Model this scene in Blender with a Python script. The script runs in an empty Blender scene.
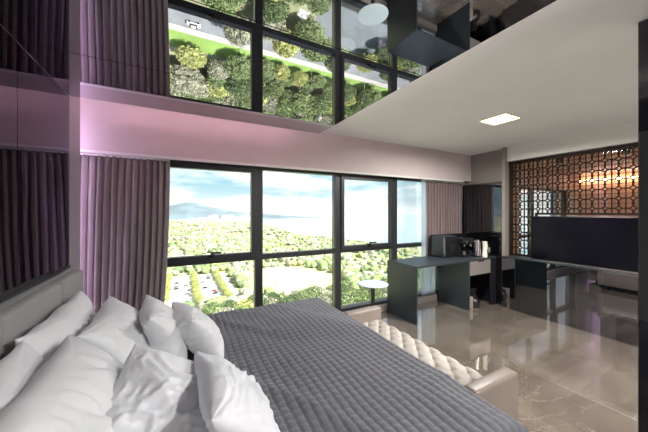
import bpy, bmesh, math, random
import numpy as np
from random import Random
from mathutils import Vector, Matrix, noise, Euler
R = random.Random(7)
COL = bpy.context.scene.collection
SC = bpy.context.scene
SKY = 0.46; SUN = 5.0; EXPO = 1.70

# ------------------------------------------------------------------ materials
def mat(name, color, rough=.5, metal=0., spec=.5, var=0., vscale=5., bump=0., bscale=40., coat=0., emit=None, estr=0., sheen=0., stretch=None):
    m = bpy.data.materials.new(name); m.use_nodes = True
    nt = m.node_tree; b = nt.nodes['Principled BSDF']
    b.inputs['Base Color'].default_value = (*color, 1)
    b.inputs['Roughness'].default_value = rough
    b.inputs['Metallic'].default_value = metal
    b.inputs['Specular IOR Level'].default_value = spec
    b.inputs['Coat Weight'].default_value = coat
    b.inputs['Sheen Weight'].default_value = sheen
    if emit:
        b.inputs['Emission Color'].default_value = (*emit, 1); b.inputs['Emission Strength'].default_value = estr
    tc = nt.nodes.new('ShaderNodeTexCoord'); src = tc.outputs['Object']
    if stretch:
        mp = nt.nodes.new('ShaderNodeMapping'); mp.inputs['Scale'].default_value = stretch
        nt.links.new(src, mp.inputs[0]); src = mp.outputs[0]
    n = nt.nodes.new('ShaderNodeTexNoise'); n.inputs['Scale'].default_value = vscale; n.inputs['Detail'].default_value = 5
    nt.links.new(src, n.inputs['Vector'])
    rp = nt.nodes.new('ShaderNodeValToRGB')
    v = max(var, .02)
    rp.color_ramp.elements[0].position = .3; rp.color_ramp.elements[1].position = .7
    rp.color_ramp.elements[0].color = (*[c*(1-v) for c in color], 1); rp.color_ramp.elements[1].color = (*[min(1, c*(1+v)) for c in color], 1)
    nt.links.new(n.outputs['Fac'], rp.inputs[0]); nt.links.new(rp.outputs[0], b.inputs['Base Color'])
    if bump:
        n2 = nt.nodes.new('ShaderNodeTexNoise'); n2.inputs['Scale'].default_value = bscale; n2.inputs['Detail'].default_value = 4
        nt.links.new(src, n2.inputs['Vector'])
        bp = nt.nodes.new('ShaderNodeBump'); bp.inputs['Strength'].default_value = bump; bp.inputs['Distance'].default_value = .01
        nt.links.new(n2.outputs['Fac'], bp.inputs['Height']); nt.links.new(bp.outputs[0], b.inputs['Normal'])
    return m

def mirror_mat(name, refl, under, rough=.0, fac=.9):
    """tinted glass over a silvered or lacquered back"""
    m = bpy.data.materials.new(name); m.use_nodes = True; nt = m.node_tree
    nt.nodes.remove(nt.nodes['Principled BSDF'])
    g = nt.nodes.new('ShaderNodeBsdfGlossy'); g.inputs['Color'].default_value = (*refl, 1); g.inputs['Roughness'].default_value = rough
    d = nt.nodes.new('ShaderNodeBsdfDiffuse'); d.inputs['Color'].default_value = (*under, 1)
    mx = nt.nodes.new('ShaderNodeMixShader'); mx.inputs[0].default_value = fac
    nt.links.new(d.outputs[0], mx.inputs[1]); nt.links.new(g.outputs[0], mx.inputs[2])
    nt.links.new(mx.outputs[0], nt.nodes['Material Output'].inputs[0]); return m

def glass_mat(name, tint=(1, 1, 1), refl=.05, edge=.5):
    m = bpy.data.materials.new(name); m.use_nodes = True; nt = m.node_tree
    nt.nodes.remove(nt.nodes['Principled BSDF'])
    g = nt.nodes.new('ShaderNodeBsdfGlossy'); g.inputs['Roughness'].default_value = 0; g.inputs['Color'].default_value = (.95, .97, 1, 1)
    t = nt.nodes.new('ShaderNodeBsdfTransparent'); t.inputs['Color'].default_value = (*tint, 1)
    lw = nt.nodes.new('ShaderNodeLayerWeight'); lw.inputs['Blend'].default_value = .3
    mr = nt.nodes.new('ShaderNodeMapRange'); mr.inputs['To Min'].default_value = refl; mr.inputs['To Max'].default_value = edge
    nt.links.new(lw.outputs['Fresnel'], mr.inputs['Value'])
    mx = nt.nodes.new('ShaderNodeMixShader'); nt.links.new(mr.outputs[0], mx.inputs[0])
    nt.links.new(t.outputs[0], mx.inputs[1]); nt.links.new(g.outputs[0], mx.inputs[2])
    nt.links.new(mx.outputs[0], nt.nodes['Material Output'].inputs[0]); return m

M = {}
M['plaster'] = mat('white_plaster', (.68, .68, .65), .9, bump=.03, bscale=60)
M['wall'] = mat('beige_wall_paint', (.54, .47, .455), .85, bump=.03, bscale=60)
M['panel'] = mat('mauve_grey_tile', (.34, .31, .33), .35)
M['soffit'] = mat('warm_grey_paint', (.25, .225, .20), .8)
M['black_frame'] = mat('black_aluminium', (.018, .02, .022), .4, metal=0., spec=.5)
M['rubber'] = mat('black_rubber', (.01, .01, .01), .7)
M['black_lacquer'] = mat('black_lacquer', (.012, .012, .016), .12, spec=.5)
M['slate'] = mat('dark_slate_laminate', (.028, .036, .042), .38, var=.12, vscale=30)
M['drawer'] = mat('warm_grey_laminate', (.20, .18, .165), .4)
M['black_plastic'] = mat('black_plastic', (.012, .012, .013), .25)
M['chrome'] = mat('brushed_chrome', (.7, .7, .7), .25, metal=1)
M['white_plastic'] = mat('cream_plastic', (.75, .7, .6), .4)
M['headboard'] = mat('grey_linen_upholstery', (.33, .335, .33), .9, var=.15, vscale=160, bump=.2, bscale=300, sheen=.2)
M['mattress'] = mat('white_mattress_ticking', (.7, .7, .7), .9)
M['bedbase'] = mat('beige_leatherette', (.30, .25, .21), .5)
M['quilt'] = mat('charcoal_quilted_cotton', (.115, .118, .135), .72, var=.12, vscale=200, bump=.15, bscale=500, sheen=.3)
M['pillow'] = mat('white_pillow_cotton', (.84, .86, .88), .85, bump=.15, bscale=14, sheen=.2, stretch=(2.4, 1, 1))
M['pillow_satin'] = mat('white_satin_cover', (.84, .86, .90), .40, bump=.25, bscale=14)
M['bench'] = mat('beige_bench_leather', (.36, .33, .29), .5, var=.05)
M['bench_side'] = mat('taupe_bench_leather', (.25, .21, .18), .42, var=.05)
M['tablemetal'] = mat('black_table_metal', (.015, .015, .015), .4)
M['clear_edge'] = glass_mat('clear_glass_edge', (.8, .95, .92), .15, .7)
M['curtain'] = mat('mauve_grey_curtain', (.235, .20, .20), .9, var=.1, vscale=60, stretch=(1, 1, .1), sheen=.3)
M['curtain_r'] = mat('taupe_curtain', (.15, .108, .10), .9, var=.1, vscale=60, stretch=(1, 1, .1), sheen=.3)
M['lattice'] = mat('dark_bronze_metal', (.016, .008, .006), .6, spec=.2)
M['tv'] = mirror_mat('tv_screen_glass', (.10, .10, .13), (.003, .003, .005), .18, .18)
M['tvframe'] = mat('tv_bezel', (.02, .02, .02), .3)
M['wood'] = mat('warm_wood_panelling', (.42, .19, .10), .5, var=.3, vscale=6, stretch=(1, 1, 14))
M['stone'] = mat('warm_stone_tiles', (.62, .40, .30), .5, var=.12, vscale=3)
M['mirror_ceil'] = mirror_mat('smoked_mirror', (.58, .58, .61), (.006, .006, .008), 0, .93)
M['mirror_wall'] = mirror_mat('dark_smoked_mirror', (.25, .24, .27), (.006, .006, .008), 0, .9)
M['black_glass'] = mirror_mat('black_backpainted_glass', (.36, .37, .40), (.006, .007, .008), .01, .72)
M['black_glass_dim'] = mirror_mat('black_counter_glass', (.22, .22, .24), (.006, .007, .008), .01, .6)
M['white_glass'] = mat('pale_frosted_glass', (.72, .85, .84), .08)
M['white_glass'].node_tree.nodes['Principled BSDF'].inputs['Alpha'].default_value = .72
M['glass'] = glass_mat('window_glass', (.97, .985, .98), .02, .35)
M['screen_glass'] = glass_mat('bathroom_glass', (.96, .95, .94), .10, .8)
M['led_pink'] = mat('pink_led_strip', (.9, .6, .9), .5, emit=(1., .58, .74), estr=12)
M['led_violet'] = mat('violet_led_strip', (.8, .6, .95), .5, emit=(.84, .62, 1.), estr=9)
M['led_white'] = mat('warm_white_led_strip', (.9, .8, .85), .5, emit=(1., .88, .90), estr=6)
M['lamp'] = mat('warm_lamp_diffuser', (1, .9, .7), .5, emit=(1., .72, .36), estr=2.2)
M['lampframe'] = mat('white_lamp_frame', (.8, .78, .72), .5)

# polished stone floor with slabs and veins
def floor_mat():
    m = bpy.data.materials.new('polished_stone_slabs'); m.use_nodes = True; nt = m.node_tree; b = nt.nodes['Principled BSDF']
    N = nt.nodes.new; L = nt.links.new
    tc = N('ShaderNodeTexCoord')
    n1 = N('ShaderNodeTexNoise'); n1.inputs['Scale'].default_value = 1.6; n1.inputs['Detail'].default_value = 8; n1.inputs['Distortion'].default_value = 1.2
    L(tc.outputs['Object'], n1.inputs['Vector'])
    r1 = N('ShaderNodeValToRGB'); e = r1.color_ramp.elements
    e[0].position = .3; e[0].color = (.125, .103, .082, 1); e[1].position = .72; e[1].color = (.215, .182, .148, 1)
    L(n1.outputs['Fac'], r1.inputs[0])
    n2 = N('ShaderNodeTexNoise'); n2.inputs['Scale'].default_value = 1.3; n2.inputs['Detail'].default_value = 4; n2.inputs['Distortion'].default_value = .8
    mp = N('ShaderNodeMapping'); mp.inputs['Location'].default_value = (4, 9, 0); mp.inputs['Rotation'].default_value = (0, 0, .6); mp.inputs['Scale'].default_value = (1, 2, 1)
    L(tc.outputs['Object'], mp.inputs[0]); L(mp.outputs[0], n2.inputs['Vector'])
    r2 = N('ShaderNodeValToRGB'); e = r2.color_ramp.elements
    e[0].position = .485; e[0].color = (0, 0, 0, 1); e[1].position = .5; e[1].color = (1, 1, 1, 1)
    k = e.new(.515); k.color = (0, 0, 0, 1)
    L(n2.outputs['Fac'], r2.inputs[0])
    mx = N('ShaderNodeMixRGB'); mx.inputs[2].default_value = (.38, .34, .29, 1)
    ml = N('ShaderNodeMath'); ml.operation = 'MULTIPLY'; ml.inputs[1].default_value = .22
    L(r2.outputs[0], ml.inputs[0]); L(ml.outputs[0], mx.inputs[0]); L(r1.outputs[0], mx.inputs[1])
    br = N('ShaderNodeTexBrick'); br.offset = 0; br.inputs['Scale'].default_value = 1
    br.inputs['Brick Width'].default_value = 1.2; br.inputs['Row Height'].default_value = .6; br.inputs['Mortar Size'].default_value = .002; br.inputs['Mortar Smooth'].default_value = 0
    br.inputs['Color1'].default_value = (1, 1, 1, 1); br.inputs['Color2'].default_value = (.86, .86, .86, 1); br.inputs['Mortar'].default_value = (.4, .38, .36, 1)
    L(tc.outputs['Object'], br.inputs['Vector'])
    mm = N('ShaderNodeMixRGB'); mm.blend_type = 'MULTIPLY'; mm.inputs[0].default_value = 1
    L(mx.outputs[0], mm.inputs[1]); L(br.outputs['Color'], mm.inputs[2]); L(mm.outputs[0], b.inputs['Base Color'])
    b.inputs['Roughness'].default_value = .05; b.inputs['Specular IOR Level'].default_value = .5; b.inputs['IOR'].default_value = 1.75; b.inputs['Coat Weight'].default_value = 1; b.inputs['Coat IOR'].default_value = 2.3; b.inputs['Coat Roughness'].default_value = .02
    n3 = N('ShaderNodeTexNoise'); n3.inputs['Scale'].default_value = 5
    L(tc.outputs['Object'], n3.inputs['Vector'])
    bp = N('ShaderNodeBump'); bp.inputs['Strength'].default_value = .012; bp.inputs['Distance'].default_value = .01
    L(n3.outputs['Fac'], bp.inputs['Height'])
    return m
M['floor'] = floor_mat()

# ------------------------------------------------------------------ helpers
def link_mesh(name, verts, faces, m, parent=None, smooth=False, loc=None):
    me = bpy.data.meshes.new(name); me.from_pydata(verts, [], faces); me.update()
    o = bpy.data.objects.new(name, me); COL.objects.link(o)
    if m: me.materials.append(m)
    if smooth: me.polygons.foreach_set('use_smooth', [True]*len(me.polygons))
    if parent: o.parent = parent
    if loc: o.location = loc
    return o

class MB:
    def __init__(s): s.bm = bmesh.new()
    def box(s, x0, x1, y0, y1, z0, z1, bev=0., seg=2, mtx=None):
        r = bmesh.ops.create_cube(s.bm, size=1)
        vs = r['verts']
        for v in vs:
            v.co = Vector(((x0+x1)/2+v.co.x*(x1-x0), (y0+y1)/2+v.co.y*(y1-y0), (z0+z1)/2+v.co.z*(z1-z0)))
        if bev:
            es = list({e for v in vs for e in v.link_edges})
            rr = bmesh.ops.bevel(s.bm, geom=es, offset=bev, segments=seg, affect='EDGES', profile=.5)
            vs = list({v for f in rr['faces'] for v in f.verts} | {v for v in vs if v.is_valid})
        if mtx:
            for v in vs: v.co = mtx @ v.co
        return s
    def tube(s, p0, p1, r0, r1=None, n=16, caps=True):
        r1 = r0 if r1 is None else r1
        p0 = Vector(p0); p1 = Vector(p1); d = p1-p0
        q = d.to_track_quat('Z', 'Y').to_matrix().to_4x4()
        bmesh.ops.create_cone(s.bm, cap_ends=caps, segments=n, radius1=r0, radius2=r1, depth=d.length, matrix=Matrix.Translation((p0+p1)/2) @ q)
        return s
    def ball(s, c, r, u=16, v=10, sc=(1, 1, 1)):
        bmesh.ops.create_uvsphere(s.bm, u_segments=u, v_segments=v, radius=r, matrix=Matrix.Translation(c) @ Matrix.Diagonal((*sc, 1)))
        return s
    def lathe(s, c, prof, n=32):
        rings = []
        for (r, z) in prof:
            rings.append([s.bm.verts.new((c[0]+r*math.cos(2*math.pi*i/n), c[1]+r*math.sin(2*math.pi*i/n), c[2]+z)) for i in range(n)])
        for a, b in zip(rings, rings[1:]):
            for i in range(n): s.bm.faces.new((a[i], a[(i+1) % n], b[(i+1) % n], b[i]))
        s.bm.faces.new(rings[0][::-1]); s.bm.faces.new(rings[-1])
        return s
    def poly(s, pts, h=0.):
        vs = [s.bm.verts.new(p) for p in pts]; f = s.bm.faces.new(vs)
        if h:
            r = bmesh.ops.extrude_face_region(s.bm, geom=[f])
            for v in r['geom']:
                if isinstance(v, bmesh.types.BMVert): v.co.z += h
        return s
    def build(s, name, m, parent=None, smooth=False):
        bmesh.ops.recalc_face_normals(s.bm, faces=s.bm.faces)
        me = bpy.data.meshes.new(name); s.bm.to_mesh(me); s.bm.free()
        me.materials.append(m)
        if smooth:
            me.polygons.foreach_set('use_smooth', [True]*len(me.polygons))
            me.set_sharp_from_angle(angle=math.radians(35))
        o = bpy.data.objects.new(name, me); COL.objects.link(o)
        if parent: o.parent = parent
        return o

def tag(o, label=None, cat=None, group=None, kind=None):
    if label: o['label'] = label
    if cat: o['category'] = cat
    if group: o['group'] = group
    if kind: o['kind'] = kind
    return o
def thing(name, label, cat, group=None, loc=(0, 0, 0), rz=0):
    o = bpy.data.objects.new(name, None); COL.objects.link(o); o.location = loc; o.rotation_euler = (0, 0, rz)
    return tag(o, label, cat, group)
def struct(o): o['kind'] = 'structure'; return o
def copy_tree(o, parent=None, kids=None):
    c = o.copy(); COL.objects.link(c); c.parent = parent
    for ch in [x for x in ALLKIDS.get(o.name, [])]:
        k = ch.copy(); COL.objects.link(k); k.parent = c
    return c
ALLKIDS = {}
def remember(root):
    ALLKIDS[root.name] = [x for x in bpy.data.objects if x.parent == root]

# ------------------------------------------------------------------ room constants
CAMZ = 1.474
XL = -.70          # head wall face
XR = 4.62          # tv side wall face
YB = 3.08          # bulkhead face over the windows
YW = 3.20          # window frame face
ZC = 2.49          # plaster ceiling
ZM = 2.30          # mirror ceiling panel
ZH = 2.02          # window head
YBK = -3.0         # back of the room

# ------------------------------------------------------------------ shell
struct(MB().box(-1.3, 8.8, YBK-.2, 3.42, -.25, 0).build('floor', M['floor']))
struct(MB().box(-1.3, 8.8, YBK-.2, 3.42, ZC, ZC+.25).build('ceiling', M['plaster']))
struct(MB().box(XL-.35, XL-.012, YBK, 2.86, 0, ZC).build('wall_left', M['panel']))
struct(MB().box(-1.3, -1.05, YBK, 3.42, 0, ZC).build('wall_left_recess', M['wall']))
struct(MB().box(-1.05, 8.6, YB, 3.42, ZH, ZC).build('wall_window_bulkhead', M['wall']))
struct(MB().box(-1.05, -.27, 3.2, 3.42, 0, ZH).build('wall_window_left', M['wall']))
struct(MB().box(4.02, 4.62, 3.2, 3.42, 0, ZH).build('wall_window_right', M['wall']))
struct(MB().box(-1.3, 8.8, YBK-.2, YBK, 0, ZC).build('wall_back', M['wall']))
struct(MB().box(XR, 4.9, 2.44, 3.42, 0, ZC).build('wall_right_corner', M['soffit']))
struct(MB().box(4.56, 4.72, YBK, 2.44, 2.27, ZC).build('wall_right_header', M['plaster']))
struct(MB().box(4.50, 4.72, YBK, 2.44, 0, .785).build('wall_right_low', M['slate']))
struct(MB().box(4.56, 4.72, YBK, -.20, .785, 2.27).build('wall_right_back', M['wall']))
# room beyond the screen
struct(MB().box(8.6, 8.8, YBK, 3.42, 0, ZC).build('wall_bathroom_back', M['stone']))
struct(MB().box(4.9, 8.6, 3.12, 3.42, 0, .45).build('wall_bathroom_side', M['stone']))
struct(MB().box(4.72, 8.6, YBK, 3.07, 2.34, 2.38).build('ceiling_bathroom', M['wood']))
# sill kerb
struct(MB().box(-.27, 4.02, 3.14, 3.42, 0, .095, bev=.004).build('trim_window_sill', M['soffit']))

# pale trim between wall and windows
struct(MB().box(-1.0, 4.4, YB-.006, YB+.04, ZH-.022, ZH).build('trim_window_head', M['plaster']))

# ------------------------------------------------------------------ windows
XS = [-.22, .825, 1.915, 2.935, 3.99]
HT = .94
for i in range(4):
    x0, x1 = XS[i]+.02, XS[i+1]-.02
    fb = MB()
    jw = .03
    yA, yB = YW, YW+.09
    fb.box(x0-.02, x0+jw-.005, yA, yB, .095, ZH)
    fb.box(x1-jw+.005, x1+.02, yA, yB, .095, ZH)
    fb.box(x0+jw-.006, x1-jw+.006, yA, yB, ZH-.045, ZH)
    fb.box(x0+jw-.006, x1-jw+.006, yA, yB, .095, .135)
    fb.box(x0+jw-.006, x1-jw+.006, yA+.002, yB, HT-.028, HT+.028)
    fb.box(x0+jw-.006, x1-jw+.006, yA, yB, HT-.03, HT+.03)
    w = struct(fb.build('window_%d' % (i+1), M['black_frame']))
    MB().box(x0+jw, x1-jw, YW+.04, YW+.046, .135, HT-.03).build('glass_pane', M['glass'], w)
    if i % 2 == 0:
        s = MB(); a, b, c, d = x0+jw-.012, x1-jw+.012, HT+.012, ZH-.035; k = .052
        s.box(a, a+k, yA-.02, yA+.06, c, d, bev=.004); s.box(b-k, b, yA-.02, yA+.06, c, d, bev=.004)
        s.box(a+k-.003, b-k+.003, yA-.02, yA+.06, d-k, d, bev=.004); s.box(a+k-.003, b-k+.003, yA-.02, yA+.06, c, c+k, bev=.004)
        sash = s.build('sash', M['black_frame'], w)
        MB().box(a+k-.004, b-k+.004, YW+.03, YW+.036, c+k-.004, d-k+.004).build('glass_pane', M['glass'], sash)
        hx = (a+b)/2+.01
        h = MB(); h.box(hx-.045, hx+.02, yA-.035, yA-.02, c+.03, c+.062, bev=.003)
        h.box(hx-.02, hx+.0, yA-.06, yA-.03, c+.04, c+.085, bev=.003); h.box(hx-.02, hx+.085, yA-.065, yA-.045, c+.07, c+.09, bev=.004)
        h.build('handle', M['black_plastic'], sash)
    else:
        MB().box(x0+jw, x1-jw, YW+.04, YW+.046, HT+.03, ZH-.045).build('glass_pane', M['glass'], w)

XS2 = [4.92, 5.95, 7.0, 8.05, 8.58]
for i in range(4):
    a, b = XS2[i], XS2[i+1]
    f = MB()
    f.box(a, a+.04, YW, YW+.09, .45, ZH); f.box(b-.04, b, YW, YW+.09, .45, ZH)
    f.box(a+.038, b-.038, YW, YW+.09, ZH-.045, ZH); f.box(a+.038, b-.038, YW, YW+.09, .45, .49); f.box(a+.038, b-.038, YW, YW+.09, HT-.03, HT+.03)
    w = struct(f.build('window_%d' % (i+5), M['black_frame']))
    MB().box(a+.03, b-.03, YW+.04, YW+.046, .47, ZH-.03).build('glass_pane', M['glass'], w)
# ------------------------------------------------------------------ mirror ceiling panel
MX = 1.30; MY = 2.56
t = thing('mirror_ceiling_panel', 'dropped smoked mirror panel hanging over the bed reflecting the windows', 'mirror')
MB().box(XL+.0, MX-.002, -1.6, MY-.002, ZM+.006, ZM+.03).build('backing_board', M['rubber'], t)
ys = [-1.54, -.86, -.18, .50, 1.18, 1.86, MY]
for a, b in zip(ys, ys[1:]):
    MB().box(XL+.003, MX, a+.0025, b-.0025, ZM, ZM+.006).build('mirror_tile', M['mirror_ceil'], t)
for (x, y) in ((-.4, -1.2), (.9, -1.2), (-.4, .4), (.9, .4), (-.4, 2.0), (.9, 2.0)):
    MB().tube((x, y, ZM+.03), (x, y, ZC), .008, n=8).build('hanger_rod', M['chrome'], t)

t = thing('cove_light_strip', 'pink light strip on top of the mirror panel along the window wall', 'light strip')
MB().box(XL+.05, MX-.12, MY-.10, MY-.07, ZM+.03, ZM+.045).build('light_strip', M['led_pink'], t)
t = thing('cove_light_strip', 'warm white light strip on top of the mirror panel along the plaster ceiling', 'light strip')
MB().box(MX-.08, MX-.05, -1.5, MY-.12, ZM+.03, ZM+.045).build('light_strip', M['led_white'], t)
t = thing('corner_light_strip', 'vertical violet light strip behind the head wall end beside the long curtain', 'light strip')
MB().box(-.93, -.90, 2.865, 2.885, .0, ZC-.15).build('light_strip', M['led_violet'], t)

# wall mirror behind the bed
t = thing('wall_mirror', 'dark smoked wall mirror above the grey headboard', 'mirror')
ys2 = [-1.54, -.86, -.18, .50, 1.18, 1.87, 2.575]
for a, b in zip(ys2, ys2[1:]):
    MB().box(XL-.008, XL, a+.002, b-.002, 1.10, ZM-.001).build('mirror_tile', M['mirror_wall'], t)
MB().box(XL-.0115, XL-.0085, -1.54, 2.575, 1.09, ZM-.001).build('backing_board', M['chrome'], t)
MB().box(XL-.0115, XL+.006, -1.54, 2.575, 1.075, 1.095).build('bottom_rail', M['black_frame'], t)

# ------------------------------------------------------------------ bed
BX0, BX1, BY0, BY1 = -.60, 1.26, .62, 2.52
ZQ = .60
t = thing('bed', 'wide bed with a grey upholstered panelled headboard under the wall mirror', 'bed')
MB().box(BX0, BX1-.06, BY0+.05, BY1-.05, .05, .30, bev=.01).build('bed_base', M['bedbase'], t, True)
for (x, y) in ((BX0+.1, BY0+.15), (BX1-.2, BY0+.15), (BX0+.1, BY1-.15), (BX1-.2, BY1-.15)):
    MB().tube((x, y, 0), (x, y, .06), .03).build('leg', M['black_plastic'], t, True)
MB().box(BX0+.01, BX1-.03, BY0+.03, BY1-.03, .30, ZQ-.022, bev=.05, seg=4).build('mattress', M['mattress'], t, True)
hb = MB().box(XL+.008, XL+.04, .30, 2.50, .05, 1.07).build('headboard', M['headboard'], t)
edges = [.30, .86, 1.50, 2.10, 2.50]
for a, b in zip(edges, edges[1:]):
    MB().box(XL+.04, XL+.10, a+.003, b-.003, .30, 1.07, bev=.02, seg=4).build('headboard_cushion', M['headboard'], hb, True)

# quilt: heightfield with stitched squares, draped sides
def make_quilt():
    p = .042; sub = 6
    nx = int(round(1.90/p))*sub; ny = int(round(1.98/p))*sub
    x0, x1, y0, y1 = BX0+.10, BX1+.02, BY0-.02, BY1+.02
    drop = .33
    # parameter lines incl. drop at foot (x1) and both sides
    step = p/sub
    us = np.arange(0, (x1-x0)+drop, step); vs_ = np.arange(-drop, (y1-y0)+drop+step, step)
    rr = .05
    def prof(s, L):      # distance along the cloth past the edge -> (outward, down)
        if s <= 0: return 0., 0.
        a = s/rr
        if a < math.pi/2: return rr*math.sin(a), rr*(1-math.cos(a))
        return rr+.004*math.sin(s*20), rr+(s-rr*math.pi/2)
    V = []; 
    for u in us:
        ou, du = prof(u-(x1-x0-rr), 0)
        bx = x0+min(u, x1-x0-rr)+ou
        qu = abs(math.sin(math.pi*u/p))
        for v in vs_:
            if v < rr: ov, dv = prof(rr-v, 0); by = y0+rr-ov; sgn = -1
            elif v > (y1-y0-rr): ov, dv = prof(v-(y1-y0-rr), 0); by = y1-rr+ov; sgn = 1
            else: ov, dv = 0, 0; by = y0+v; sgn = 0
            qv = abs(math.sin(math.pi*v/p))
            h = .0105*(qu*qv)**.27 - .007
            w = .017*noise.noise(Vector((bx*2.2, by*2.2, 3.)))+.012*max(0, 1-abs(noise.noise(Vector((bx*1.6+by*1.1, by*.5-bx*.4, 8.))))*7)+.006*noise.noise(Vector((bx*6, by*6, 1.)))
            dn = max(du, dv)
            nxn = 1 if du > 0 else 0; nyn = sgn
            side = min(1, dn/rr)
            wav = .014*math.sin(by*14+bx*3)*side if du >= dv else .014*math.sin(bx*15)*side
            X = bx+nxn*side*(h+wav)*(1 if du >= dv else .2)
            Y = by+nyn*side*(h+wav)*(1 if dv > du else .2)
            Z = ZQ+.004-dn+(h+w)*(1-side)
            V.append((X, Y, max(Z, .2)))
    n2 = len(vs_)
    F = [(i*n2+j, (i+1)*n2+j, (i+1)*n2+j+1, i*n2+j+1) for i in range(len(us)-1) for j in range(n2-1)]
    return link_mesh('quilt', V, F, M['quilt'], None, True)
tag(make_quilt(), 'charcoal grey quilt stitched in small squares spread over the bed', 'quilt')

# ------------------------------------------------------------------ pillows
def pillow_mesh(name, w, h, th, seed, wr, mt, sag=.0, fine=0., pinch=.07, crease=0.):
    n, k = 84, 66
    rs = Random(seed); off = Vector((rs.uniform(-50, 50), rs.uniform(-50, 50), rs.uniform(-50, 50)))
    V = []; idx = {}
    def pt(i, j, side):
        a = -1+2*i/n; b = -1+2*j/k
        # denser near the rim
        a = math.sin(a*math.pi/2); b = math.sin(b*math.pi/2)
        x = w/2*a*(1-pinch*(1-b*b)); y = h/2*b*(1-pinch*1.2*(1-a*a))
        e = max(0., (1-a*a))*max(0., (1-b*b))
        z = th/2*e**.42
        # radial tension folds from the corners and along the seams
        fold = 0
        for cx, cy in ((-1, -1), (1, -1), (-1, 1), (1, 1)):
            dx, dy = a-cx, b-cy; r = math.hypot(dx, dy); an = math.atan2(dy, dx)
            fold += math.exp(-r*1.9)*noise.noise(Vector((an*5.5+off.x+cx*3, r*.8+cy*7, off.y+side)))
        seam = noise.noise(Vector((a*7+off.z, b*1.2, off.x+side*3)))*math.exp(-(1-abs(b))*3.2)+noise.noise(Vector((b*7+off.z, a*1.2, off.y+side*3)))*math.exp(-(1-abs(a))*3.2)
        p = Vector((a*1.1, b*2.3, side*2.))+off
        p += Vector((noise.noise(p*.9), noise.noise(p*.9+Vector((9, 9, 9))), 0))*.9
        n1 = noise.noise(p*1.2)
        rid = 1-abs(noise.noise(p*1.7+Vector((3, 1, 5))))*2.2
        rid2 = 1-abs(noise.noise(Vector((p.y*1.3, p.x*2.2, p.z))+Vector((13, 1, 5))))*2.2
        z += e**.35*(wr*(.9*fold+.55*seam+.55*n1))
        z += e**.9*fine*(max(0, rid)**4*.55+max(0, rid2)**4*.5-.25)
        cn = 1-abs(noise.noise(Vector((a*6.5+.8*noise.noise(Vector((a*2, b*2, 1)))+off.x, b*1.0+off.y, 2.))))*2.4
        z -= crease*e**.6*max(0, cn)**5*math.exp(-((b-.35)/.42)**2)
        z -= sag*0
        x += (1-e)*.012*noise.noise(Vector((b*3, off.x, 0))); y += (1-e)*.012*noise.noise(Vector((a*3, off.y, 0)))
        warp = .05*(a*a*.6-b*b*.5)*w*sag*4 + .02*noise.noise(Vector((a, b, off.z)))
        return (x, y, (z if side > 0 else -z)+warp)
    F = []
    for side in (1, -1):
        for i in range(n+1):
            for j in range(k+1):
                if side == -1 and (i in (0, n) or j in (0, k)): idx[(i, j, -1)] = idx[(i, j, 1)]; continue
                idx[(i, j, side)] = len(V); V.append(pt(i, j, side))
        for i in range(n):
            for j in range(k):
                q = (idx[(i, j, side)], idx[(i+1, j, side)], idx[(i+1, j+1, side)], idx[(i, j+1, side)])
                F.append(q if side == 1 else q[::-1])
    return link_mesh(name, V, F, mt, None, True)
from random import Random
def pillow(label, c, W, H, w, h, th, seed, wr=.02, mt='pillow', sag=.1, fine=0., group=None, pinch=.07, crease=0.):
    o = pillow_mesh('pillow', w, h, th, seed, wr, M[mt], sag, fine, pinch, crease)
    W = Vector(W).normalized(); H = Vector(H); N = W.cross(H).normalized(); H = N.cross(W)
    m = Matrix((W, H, N)).transposed().to_4x4(); m.translation = Vector(c)
    o.matrix_world = m
    return tag(o, label, 'pillow', 'white pillows piled at the head of the bed')
pillow('long white pillow leaning on the headboard beside the curtain', (-.47, 1.80, .785), (0, 1, 0), (-.35, 0, 1), .72, .45, .19, 1, fine=.006, crease=.022)
pillow('white pillow leaning on the headboard, nearest of its row to the camera', (-.45, 1.10, .77), (0, 1, .02), (-.4, 0, 1), .72, .45, .21, 2, fine=.006, crease=.025)
pillow('plump white pillow in the middle row resting against the long headboard pillow', (-.25, 1.80, .765), (-.02, 1, 0), (-.7, 0, 1), .64, .47, .22, 3, wr=.028, crease=.022)
pillow('largest white pillow with short creases down its seam, in the middle row', (-.27, 1.07, .765), (.05, 1, .03), (-.75, 0, 1), .80, .50, .24, 4, wr=.026, fine=.006, crease=.034)
pillow('smooth white pillow standing on edge between two others near the window', (-.085, 1.84, .765), (-.12, 1, 0), (-.42, 0, 1), .48, .40, .18, 5, wr=.028)
pillow('smaller white pillow standing on the quilt, closest to the windows', (.085, 1.84, .745), (-.22, 1, -.02), (-.55, 0, 1), .44, .34, .19, 6, wr=.035)
pillow('crinkled shiny white pillow with a peaked corner in front of the pile', (-.03, 1.11, .735), (.85, -.16, -.40), (.34, .62, .48), .47, .42, .20, 7, wr=.035, mt='pillow_satin', fine=.05, pinch=.04)
pillow('crinkled shiny white pillow lying over the quilt at the end of the pile', (.185, 1.03, .76), (-.02, 1, .0), (-.62, .0, .78), .44, .36, .16, 8, wr=.03, mt='pillow_satin', fine=.026, pinch=.04)

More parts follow.
